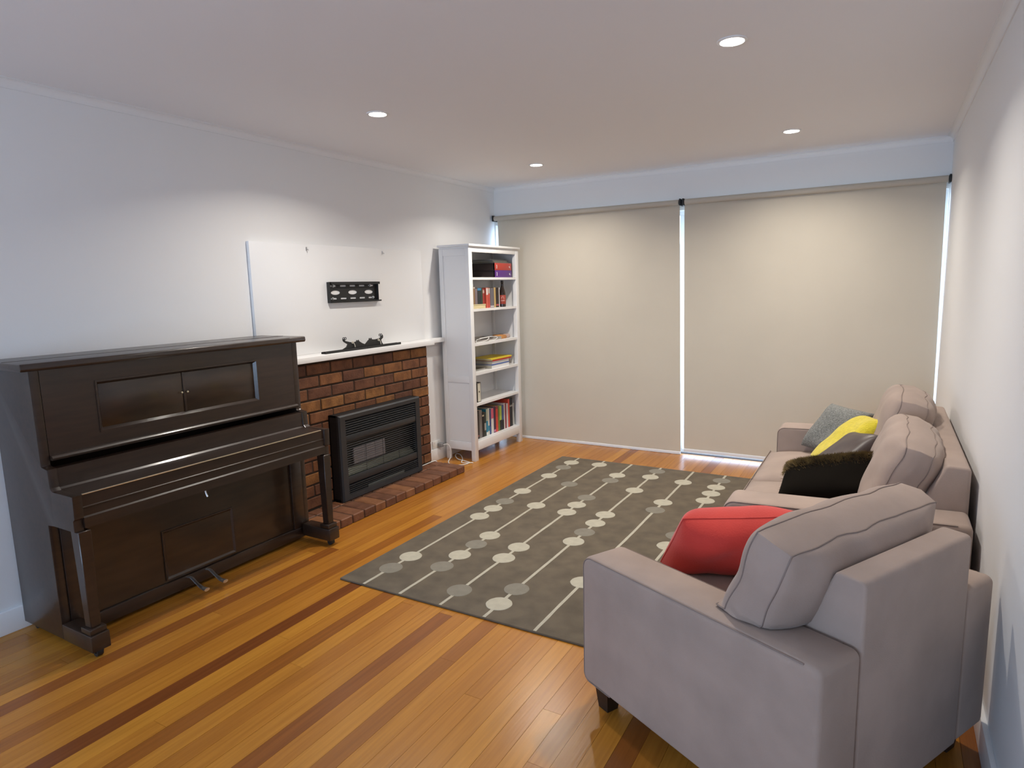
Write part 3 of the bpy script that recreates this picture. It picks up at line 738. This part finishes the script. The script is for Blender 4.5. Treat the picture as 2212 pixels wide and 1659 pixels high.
for lb, a, c, h, col, bands in [
 ('red and white paperback next to the cream box', 5.160, 5.186, 0.190, (0.55, 0.09, 0.06), [(0.65, 0.97, (0.7, 0.62, 0.58))]),
 ('red paperback with a pale top on the second shelf', 5.190, 5.212, 0.188, (0.50, 0.07, 0.05), [(0.72, 0.98, (0.45, 0.38, 0.33))]),
 ('grey mauve paperback with white specks at its foot', 5.216, 5.268, 0.186, (0.13, 0.12, 0.14), [(0.03, 0.10, (0.5, 0.45, 0.45))]),
 ('slim yellow tan paperback on the second shelf', 5.272, 5.294, 0.190, (0.52, 0.36, 0.14), []),
 ('black paperback beside the bottle', 5.298, 5.338, 0.190, (0.02, 0.012, 0.012), [(0.08, 0.16, (0.4, 0.08, 0.08))]),
 ('slim white paperback nearest the bottle', 5.342, 5.352, 0.188, (0.6, 0.56, 0.56), [])]:
    a, c = [5.172+(q-5.160)*1.28 for q in (a, c)]
    book(lb, a, c, ZB, h, col, 0.13, -3.268, lean=0.0, bands=bands, group=gB)
bo = thing('bottle', 'dark brown bottle with a red label on the second shelf', 'bottle', (-3.278, 5.487, ZB))
finish('bottle_body', lathe_bm([(0.028, 0), (0.032, 0.003), (0.0325, 0.13), (0.029, 0.150), (0.018, 0.185), (0.0135, 0.205), (0.0125, 0.232), (0.014, 0.234), (0.014, 0.240), (0.012, 0.242)], 28, (-3.278, 5.487, ZB)), mat('brown_glass', (0.018, 0.009, 0.006), 0.12, coat=0.5), bo)
finish('cap', lathe_bm([(0.0142, 0.242), (0.0145, 0.250), (0.012, 0.255)], 20, (-3.278, 5.487, ZB)), paint(0.03, 0.02, 0.02), bo)
lab = finish('label_band', lathe_bm([(0.0328, 0.028), (0.0331, 0.0285), (0.0331, 0.1135), (0.0328, 0.114)], 28, (-3.278, 5.487, ZB)), paint(0.33, 0.05, 0.03), bo)
# pale dome mark and line of lettering on the label, wrapped round it
def wrap(name, pts, z0, r, m, parent, origin, a0):
    bm = bmesh.new(); vs2 = [bm.verts.new((origin[0]+r*math.cos(a0+p[0]), origin[1]+r*math.sin(a0+p[0]), origin[2]+z0+p[1])) for p in pts]
    bm.faces.new(vs2); return finish(name, bm, m, parent, sm=False)
og = (-3.278, 5.487, ZB); a0 = -0.95
wrap('label_mark', [(-0.42, 0.0)]+[(0.42*math.cos(PI-PI*k/10), 0.012+0.018*math.sin(PI*k/10)) for k in range(11)]+[(0.42, 0.0)], 0.070, 0.0334, paint(0.72, 0.66, 0.60), lab, og, a0)
for k in range(7):
    wrap('label_letter', [(-0.62+k*0.18, 0), (-0.50+k*0.18, 0), (-0.50+k*0.18, 0.005), (-0.62+k*0.18, 0.005)], 0.058, 0.0334, paint(0.72, 0.66, 0.60), lab, og, a0)
# top shelf: two ring binders lying flat, papers on top, a framed picture at the piano end
ZA = SH[0]
def binder(label, z0, col, dz=0.068, yo=0.0):
    t = thing('ring_binder', label, 'binder', (-3.40, 5.47, z0), group='binders on the top shelf')
    y0, y1, x0, x1 = 5.315+yo, 5.630+yo, -3.530, -3.250
    boxes('binder_cover', [((x0, y0, z0), (x1-0.003, y1, z0+0.003)), ((x0, y0, z0+dz-0.003), (x1-0.003, y1, z0+dz))], paint(0.012, 0.013, 0.012), t)
    box('spine', (x1-0.003, y0, z0), (x1, y1, z0+dz), paint(*col), t, 0.001)
    box('paper_block', (x0+0.01, y0+0.006, z0+0.0035), (x1-0.02, y1-0.006, z0+dz-0.0035), paint(0.02, 0.02, 0.02), t)
    sp = x1
    for yy, s in ((y0+0.035, 1), (y1-0.040, 0.6)):
        plate('spine_print', [rounded([(yy-0.006, z0+0.016), (yy+0.004, z0+0.014), (yy+0.007, z0+0.036), (yy+0.002, z0+0.052), (yy-0.006, z0+0.050), (yy-0.002, z0+0.034)] if s == 1 else
              [(yy-0.012, z0+0.034), (yy+0.010, z0+0.020), (yy+0.014, z0+0.026), (yy+0.004, z0+0.034), (yy+0.012, z0+0.046)], 0.001, 2)], 0.0006, Matrix(((0, 0, 1, sp+0.0004), (1, 0, 0, 0), (0, 1, 0, 0), (0, 0, 0, 1))), paint(0.75, 0.72, 0.72), t)
binder('purple spined binder under the red one on the top shelf', ZA, (0.10, 0.025, 0.20))
binder('red spined binder on top of the purple one', ZA+0.0685, (0.42, 0.045, 0.03), yo=-0.002)
zp = ZA+0.137
for lb, dz, x1, y0, y1, col in [('clear plastic document wallet lying on the red binder', 0.008, -3.262, 5.335, 5.615, (0.22, 0.23, 0.24)),
                                ('thin yellow edged folder above the document wallet', 0.005, -3.275, 5.33, 5.60, (0.30, 0.29, 0.16)),
                                ('black document folder lying over the yellow edged folder', 0.016, -3.29, 5.35, 5.625, (0.015, 0.015, 0.016)),
                                ('grey ring folder on top of the pile of folders', 0.008, -3.30, 5.33, 5.61, (0.18, 0.19, 0.20))]:
    t = thing('document_folder', lb, 'folder', (-3.4, 5.47, zp), group='folders piled on the binders')
    boxes('folder_cover', [((-3.52, y0, zp), (x1, y1, zp+0.0015)), ((-3.52, y0, zp+dz-0.0015), (x1, y1, zp+dz))], paint(*col, 0.25), t, 0.0004)
    box('folder_sheets', (-3.515, y0+0.004, zp+0.0017), (x1-0.006, y1-0.004, zp+dz-0.0017), paint(0.4, 0.4, 0.4), t)
    zp += dz+0.0006
pf = thing('framed_picture', 'dark framed picture standing at the piano end of the top shelf', 'picture frame', (-3.30, 4.95, ZA))
boxes('frame_border', [((-3.312, 4.900, ZA), (-3.300, 4.912, ZA+0.205)), ((-3.312, 4.990, ZA), (-3.300, 5.002, ZA+0.205)), ((-3.312, 4.912, ZA), (-3.300, 4.990, ZA+0.012)), ((-3.312, 4.912, ZA+0.193), (-3.300, 4.990, ZA+0.205))], paint(0.03, 0.032, 0.03), pf)
box('picture_sheet', (-3.311, 4.912, ZA+0.012), (-3.305, 4.990, ZA+0.193), paint(0.12, 0.13, 0.12), pf)
box('caption_card', (-3.3048, 4.925, ZA+0.02), (-3.3035, 4.970, ZA+0.055), paint(0.62, 0.55, 0.28), pf)
plate('picture_disc', [ell(4.945, ZA+0.125, 0.022, 0.022)], 0.001, Matrix(((0, 0, 1, -3.304), (1, 0, 0, 0), (0, 1, 0, 0), (0, 0, 0, 1))), paint(0.55, 0.42, 0.10), pf)
# third shelf: shallow clear tray of bits with a white wire rim and an orange packet
ZC = SH[2]
tr = thing('clear_tray', 'shallow clear tray with white wire loops on the third shelf', 'tray', (-3.36, 5.2, ZC))
boxes('tray_shell', [((-3.50, 4.93, ZC), (-3.275, 5.44, ZC+0.003)), ((-3.50, 4.93, ZC), (-3.497, 5.44, ZC+0.028)), ((-3.50, 4.93, ZC), (-3.275, 4.933, ZC+0.034)), ((-3.50, 5.437, ZC), (-3.275, 5.44, ZC+0.028))], mat('cloudy_plastic', (0.48, 0.45, 0.42), 0.25), tr)
tube('wire_loop', catmull([(-3.262, 4.97, ZC+0.030), (-3.262, 4.972, ZC+0.006), (-3.262, 5.06, ZC+0.005), (-3.262, 5.15, ZC+0.014), (-3.262, 5.19, ZC+0.034), (-3.262, 5.16, ZC+0.040), (-3.262, 5.05, ZC+0.036), (-3.262, 4.975, ZC+0.030)], 6), 0.003, PLASTW, tr, 6)
tube('wire_loop', catmull([(-3.268, 5.03, ZC+0.038), (-3.266, 5.20, ZC+0.042), (-3.262, 5.32, ZC+0.036), (-3.260, 5.335, ZC+0.020), (-3.262, 5.29, ZC+0.007), (-3.262, 5.19, ZC+0.004)], 6), 0.003, PLASTW, tr, 6)
op = finish('snack_packet', extrude_bm(rounded([(5.345, ZC), (5.455, ZC), (5.465, ZC+0.014), (5.44, ZC+0.036), (5.375, ZC+0.038), (5.345, ZC+0.020)], 0.006), 'x', -3.40, -3.285, 0.006, 2), mat('orange_packet', (0.62, 0.28, 0.08), 0.5, var=0.3, scale=30), None)
op.location = (0, 0.105, 0); tag(op, 'small orange packet beside the clear tray on the third shelf', 'packet')
bg_ = finish('crumpled_bag', extrude_bm(rounded([(5.60, ZC), (5.655, ZC), (5.660, ZC+0.020), (5.64, ZC+0.040), (5.612, ZC+0.030)], 0.006), 'x', -3.42, -3.30, 0.008, 2), mat('pink_plastic_bag', (0.55, 0.42, 0.38), 0.35, var=0.2, scale=30, bump=0.5, bscale=40), None)
tag(bg_, 'small pinkish plastic bag behind the orange packet', 'bag')
# fourth shelf: pile of books lying flat
ZD = SH[3]
def flat_book(label, z0, th, y0, y1, x0, x1, col, spine=None):
    t = thing('book', label, 'book', ((x0+x1)/2, (y0+y1)/2, z0), group='books lying on the fourth shelf')
    c = 0.002
    boxes('cover', [((x0, y0, z0), (x1, y1, z0+c)), ((x0, y0, z0+th-c), (x1, y1, z0+th)), ((x1-c, y0, z0+c), (x1, y1, z0+th-c))], paint(*(spine or col)), t)
    box('pages', (x0+0.004, y0+0.003, z0+c+0.0002), (x1-c-0.0003, y1-0.003, z0+th-c-0.0002), PAPER, t)
z = ZD
for lb, th, y0, y1, x0, x1, col in [
 ('white book at the bottom of the flat pile', 0.032, 5.225, 5.555, -3.52, -3.262, (0.70, 0.70, 0.70)),
 ('thin blue book in the flat pile', 0.009, 5.222, 5.550, -3.52, -3.260, (0.03, 0.09, 0.36)),
 ('thick pale grey book in the flat pile', 0.028, 5.230, 5.550, -3.51, -3.262, (0.62, 0.62, 0.62)),
 ('red book under the yellow one in the flat pile', 0.016, 5.232, 5.585, -3.50, -3.255, (0.62, 0.05, 0.03)),
 ('slim yellow book on top of the flat pile', 0.012, 5.195, 5.590, -3.49, -3.250, (0.72, 0.56, 0.03))]:
    flat_book(lb, z, th, y0, y1, x0, x1, col); z += th+0.0004
t = thing('magazine', 'grey magazines lying behind the flat pile of books', 'magazine', (-3.42, 5.05, ZD))
box('magazine_sheets', (-3.53, 4.92, ZD), (-3.31, 5.19, ZD+0.014), paint(0.3, 0.29, 0.27), t, 0.002)
box('magazine_cover', (-3.53, 4.92, ZD+0.0142), (-3.31, 5.19, ZD+0.016), paint(0.14, 0.13, 0.10), t)
# fifth shelf: lever arch file
ZE = SH[4]
lf = thing('lever_arch_file', 'white spined lever arch file alone on the fifth shelf', 'file', (-3.38, 4.9850, ZE))
boxes('file_cover', [((-3.52, 4.9570, ZE), (-3.268, 4.9605, ZE+0.185)), ((-3.52, 5.0160, ZE), (-3.268, 5.0195, ZE+0.185))], paint(0.03, 0.025, 0.02), lf)
box('spine', (-3.2675, 4.9570, ZE), (-3.264, 5.0195, ZE+0.185), paint(0.03, 0.025, 0.02), lf)
box('spine_label', (-3.2638, 4.9650, ZE+0.006), (-3.2628, 5.0120, ZE+0.178), paint(0.66, 0.64, 0.54), lf)
plate('finger_hole', [ell(4.9890, ZE+0.098, 0.009, 0.009)], 0.001, Matrix(((0, 0, 1, -3.262), (1, 0, 0, 0), (0, 1, 0, 0), (0, 0, 0, 1))), paint(0.10, 0.08, 0.05), lf)
box('sheets', (-3.50, 4.9630, ZE+0.003), (-3.272, 5.0150, ZE+0.178), PAPER, lf)

# ==================================================================== RUG
rg = thing('area_rug', 'taupe rug with cream lines and dots in front of the sofa', 'rug', (-1.56, 3.88, 0))
rx0, rx1, ry0, ry1 = -2.566, -0.58, 2.440, 5.312
finish('pile', box_bm((rx0, ry0, 0.0006), (rx1, ry1, 0.012), 0.004, 2), RUG, rg)
zl = 0.0118
lines = {0: (-2.393, [(2.67, 'D'), (2.85, 'L'), (3.61, 'L'), (3.79, 'L'), (3.96, 'D'), (4.23, 'L'), (4.69, 'L'), (4.97, 'D'), (5.14, 'L')]),
         1: (-2.140, [(2.82, 'D'), (3.00, 'L'), (3.18, 'D'), (3.34, 'L'), (3.98, 'L'), (4.55, 'D'), (5.18, 'L')]),
         2: (-1.880, [(2.62, 'D'), (3.08, 'L'), (3.26, 'L'), (3.95, 'L'), (4.12, 'L'), (4.30, 'D'), (4.78, 'D'), (4.94, 'L')]),
         3: (-1.617, [(2.59, 'L'), (2.77, 'D'), (3.49, 'L'), (3.66, 'D'), (3.84, 'L'), (4.02, 'L'), (4.62, 'L'), (5.01, 'L'), (5.19, 'D')]),
         4: (-1.338, [(3.00, 'L'), (4.26, 'D'), (4.44, 'L'), (4.98, 'L')]),
         5: (-1.075, [(3.68, 'L'), (3.86, 'D'), (4.61, 'L'), (4.79, 'L'), (4.96, 'L'), (5.15, 'D')]),
         6: (-0.815, [(2.75, 'L'), (3.3, 'D'), (4.4, 'L')])}
def disc_mesh(r, h, seed):
    random.seed(seed); bm = bmesh.new(); n = 32; A = []; B = []
    for k in range(n):
        rr = r*(1+random.uniform(-0.012, 0.012)); a = 2*PI*k/n
        A.append(bm.verts.new((rr*math.cos(a), rr*math.sin(a), 0))); B.append(bm.verts.new(((rr-0.0015)*math.cos(a), (rr-0.0015)*math.sin(a), h)))
    bm.faces.new(B)
    for k in range(n): bm.faces.new((A[k], A[(k+1) % n], B[(k+1) % n], B[k]))
    me = bpy.data.meshes.new('dot'); bm.to_mesh(me); bm.free(); return me
dl = [disc_mesh(0.068, 0.0018, s) for s in (1, 2, 3)]; dd = [disc_mesh(0.068, 0.0016, s) for s in (4, 5)]
for me in dl: me.materials.append(RUGL)
for me in dd: me.materials.append(RUGD)
for k, (lx, dots) in lines.items():
    bm = bmesh.new(); n = 60; A = []
    for i in range(n+1):
        yy = ry0+0.004+(ry1-ry0-0.008)*i/n; dx = 0.0025*noise.noise(Vector((k*7.3, yy*3, 0)))
        zz = zl+0.0012
        A.append([bm.verts.new((lx+dx-0.0085+0.002*noise.noise(Vector((yy*40, k, 0))), yy, zz)), bm.verts.new((lx+dx+0.0085+0.002*noise.noise(Vector((yy*40, k, 5))), yy, zz))])
    for a, c in zip(A, A[1:]): bm.faces.new((a[0], a[1], c[1], c[0]))
    ext = bmesh.ops.extrude_face_region(bm, geom=bm.faces[:])
    for v in ext['geom']:
        if isinstance(v, bmesh.types.BMVert): v.co.z -= 0.0014
    finish('cord_line', bm, RUGL, rg)
    for j, (yy, c) in enumerate(dots):
        put('dot', (dl[j % 3] if c == 'L' else dd[j % 2]), (lx, yy, zl), rg, (0, 0, j*1.3))
random.seed(11)

# ==================================================================== SOFA AND ARMCHAIR
def seating(name, label, cat, loc, rotz, W, nseat, D=0.95, aw=0.18, backcush=True):
    """local frame: x = depth (0 front .. D back), y = width, z up."""
    t = thing(name, label, cat, loc, rotz)
    L = dict(local=True)
    zf, zr = 0.602, 0.630
    for side, y0 in ((0, 0.0), (1, W-aw)):
        prof = rounded([(0.0, 0.105), (D, 0.105), (D, zr), (0.0, zf)], [0.03, 0.03, 0.025, 0.045], 6)
        bm = extrude_bm(prof, 'y', y0, y0+aw, 0.016, 3)
        # crown the top of the arm
        for v in bm.verts:
            if v.co.z > 0.5: v.co.z += 0.012*(1-((v.co.y-y0-aw/2)/(aw/2))**2)
        arm = finish('arm', bm, SUEDE, t, 50, **L)
        for yy in (y0+0.004, y0+aw-0.004):
            pp = [(a*1.0, yy, c) for a, c in rounded([(0.15, 0.108), (0.0035, 0.108), (0.0035, zf-0.002), (D-0.05, zr-0.003)], [0, 0.03, 0.045, 0], 6)]
            tube('piping', pp, 0.0022, PIPE, arm, 6, **L)
    iw0, iw1 = aw+0.002, W-aw-0.002
    # back frame: straight outside, raked inside
    finish('back_frame', extrude_bm(rounded([(D-0.215, 0.105), (D, 0.105), (D, 0.812), (D-0.085, 0.816), (D-0.185, 0.60)], [0, .02, .018, .018, .03], 4), 'y', iw0, iw1, 0.010, 3), SUEDE, t, 50, **L)
    box('seat_base', (0.03, iw0, 0.105), (D-0.216, iw1, 0.295), SUEDE, t, 0.012, 2, **L)
    sw = (iw1-iw0)/nseat
    for k in range(nseat):
        a = iw0+k*sw+0.003; c = iw0+(k+1)*sw-0.003
        bm = box_bm((-0.035, a, 0.297), (D-0.20, c, 0.445), 0.0)
        bmesh.ops.subdivide_edges(bm, edges=bm.edges[:], cuts=11, use_grid_fill=True)
        for v in bm.verts:
            u = (v.co.x+0.035)/(D-0.165)*2-1; q = (v.co.y-a)/(c-a)*2-1; s = (v.co.z-0.297)/0.148
            f = max(0, (1-u**4)*(1-q**4))
            if s > 0.9: v.co.z += 0.040*f**0.6-0.012*(1-f)+0.006*noise.noise(Vector((v.co.x*7+k*3, v.co.y*7, 1)))
            if u < -0.95: v.co.x -= 0.018*(1-(2*s-1)**2)*(1-q**6)
            if abs(q) > 0.99: v.co.y -= math.copysign(0.006*abs(2*s-1)**3, q)
        cu = finish('seat_cushion', bm, SUEDE, t, 80, **L)
        tube('piping', [(-0.036, a+0.006, 0.438), (-0.036, c-0.006, 0.438)], 0.003, PIPE, cu, 6, **L)
        tube('piping', [(-0.030, a+0.004, 0.302), (-0.030, c-0.004, 0.302)], 0.003, PIPE, cu, 6, **L)
    for xx in (0.070, D-0.085):
        for yy in (0.065, W-0.065):
            bm = lathe_bm([(0.036, 0.0), (0.052, 0.104)], 4, (xx, yy, 0))
            for v in bm.verts: v.co.xy = Vector((xx, yy))+Matrix.Rotation(PI/4, 2) @ (v.co.xy-Vector((xx, yy)))
            finish('leg', bm, LEGM, t, 20, **L)
    return t

def back_cushion(t, wd, ht_, tc, te, ctr, tilt, roll=0.0, yaw=0.0, seed=0, squash=None, pinch=0.02, crown=0.0):
    m = Matrix.Translation(ctr) @ Matrix.Rotation(yaw, 4, 'Z') @ Matrix.Rotation(tilt, 4, 'Y') @ Matrix.Rotation(roll, 4, 'X')
    bm, seams = cushion_bm(wd, ht_, tc, te, m, 28, pinch, 0.55, 0.016, seed, 2.6, crown)
    if squash:
        for v in bm.verts: v.co = squash(v.co)
        seams = [[squash(p) for p in s] for s in seams]
    c = finish('back_cushion', bm, SUEDE, t, 70, local=True)
    for s in seams: tube('piping', s, 0.0026, PIPE, c, 6, closed=True, local=True)
    return c

# sofa along the wall
sofa = seating('sofa', 'long beige suede sofa with four throw pillows along the white wall', 'sofa', (-0.602, 2.925, 0), 0.0, 1.875, 2, D=0.938, aw=0.195)
back_cushion(sofa, 0.735, 0.49, 0.130, 0.055, (0.690, 0.560, 0.672), math.radians(19), seed=3, roll=0.02, crown=0.12)
back_cushion(sofa, 0.735, 0.51, 0.135, 0.060, (0.695, 1.315, 0.715), math.radians(15), seed=9, roll=-0.03, crown=0.12)
# armchair turned towards the fireplace
ARM = seating('armchair', 'beige suede armchair with one red pillow in front of the sofa', 'armchair', (-0.931, 2.082, 0), math.radians(-28), 0.94, 1, D=0.95, aw=0.18)
def sq(p):
    p = Vector(p); lim = 0.634
    if (p.y < 0.20 or p.y > 0.74):
        f = min(1, (0.20-p.y)/0.03 if p.y < 0.20 else (p.y-0.74)/0.03)
        if p.z < lim: p.z = p.z+(lim+(p.z-lim)*0.03-p.z)*f
    return p
back_cushion(ARM, 0.79, 0.45, 0.125, 0.058, (0.690, 0.445, 0.680), math.radians(18), seed=5, squash=sq)

def throw_pillow(label, corners, tc, m, base=None, seed=0, pinch=0.07, seam=None, name='throw_pillow'):
    if base is not None: corners = [base @ Vector(p) for p in corners]
    mt, wd, h_ = pillow_mtx(*corners)
    bm, seams = cushion_bm(wd, h_, tc, 0, mt, 26, pinch, 0.5, 0.012, seed)
    root = mt.translation.copy(); zmin = min(v.co.z for v in bm.verts)
    t = thing(name, label, 'pillow', (root.x, root.y, zmin))
    c = finish('pillow_cover', bm, m, t, 80)
    if seam is not None: tube('seam', seams[0], 0.003, seam, t, 6, closed=True)
    return t, mt, wd, h_
AM = Matrix.Translation((-0.931, 2.082, 0)) @ Matrix.Rotation(math.radians(-28), 4, 'Z')
throw_pillow('bright red throw pillow on the armchair', [(0.005, 0.38, 0.475), (0.165, 0.34, 0.722), (0.50, 0.645, 0.765)], 0.10, RED, AM, 1, 0.06, RED)
throw_pillow('grey woollen throw pillow against the sofa arm by the blind', [(-0.455, 4.56, 0.50), (-0.275, 4.60, 0.80), (-0.02, 4.42, 0.78)], 0.075, GREYW, None, 2, 0.08)
throw_pillow('bright yellow plush throw pillow between two grey ones on the sofa', [(-0.37, 4.16, 0.49), (-0.075, 4.31, 0.78), (0.053, 4.02, 0.81)], 0.07, YELLOW, None, 3, 0.06)
throw_pillow('small dark taupe satin pillow between the yellow and fur pillows', [(-0.36, 3.84, 0.50), (-0.103, 4.02, 0.735), (0.03, 3.74, 0.785)], 0.06, SATIN, None, 4, 0.07)
ft, fm, fw, fh = throw_pillow('dark brown fur pillow with black backing on the sofa', [(-0.44, 3.36, 0.47), (-0.40, 3.53, 0.645), (0.03, 3.50, 0.75)], 0.085, FURB, None, 5, 0.03)
# short fur strands over the upper side and edge of the pillow
random.seed(3)
bm = bmesh.new()
nrm = (fm.to_3x3() @ Vector((1, 0, 0)))
sgn = 1 if nrm.y > 0 else -1          # the far side is furry, the side facing the armchair is plain
for _ in range(14000):
    u = random.uniform(-1, 1); v = random.uniform(-1, 1)
    if random.random() < 0.45:
        if random.random() < 0.7: v = random.uniform(0.35, 1)
        else: u = random.choice((-1, 1))*random.uniform(0.9, 1)
    tt = 0.085*max(0, (1-u**4)*(1-v**4))**0.5
    s = sgn if random.random() > 0.85*max(0, (v-0.15)/0.85)**0.8 else -sgn
    p = fm @ Vector((s*tt, u*fw/2*0.99, v*fh/2*0.99))
    nn = (fm.to_3x3() @ Vector((s*(0.5+tt*8), u**3*0.8, v**3*0.8))).normalized()
    dirv = (nn+Vector((random.uniform(-.5, .5), random.uniform(-.5, .5), random.uniform(-.6, .2)))*0.7).normalized()
    side = dirv.orthogonal().normalized()*0.0011; ln = random.uniform(0.012, 0.022)
    a = bm.verts.new(p-side); b_ = bm.verts.new(p+side); c = bm.verts.new(p+dirv*ln)
    bm.faces.new((a, b_, c))
fo = finish('fur', bm, FURM, ft, sm=False); fo['kind'] = 'stuff'
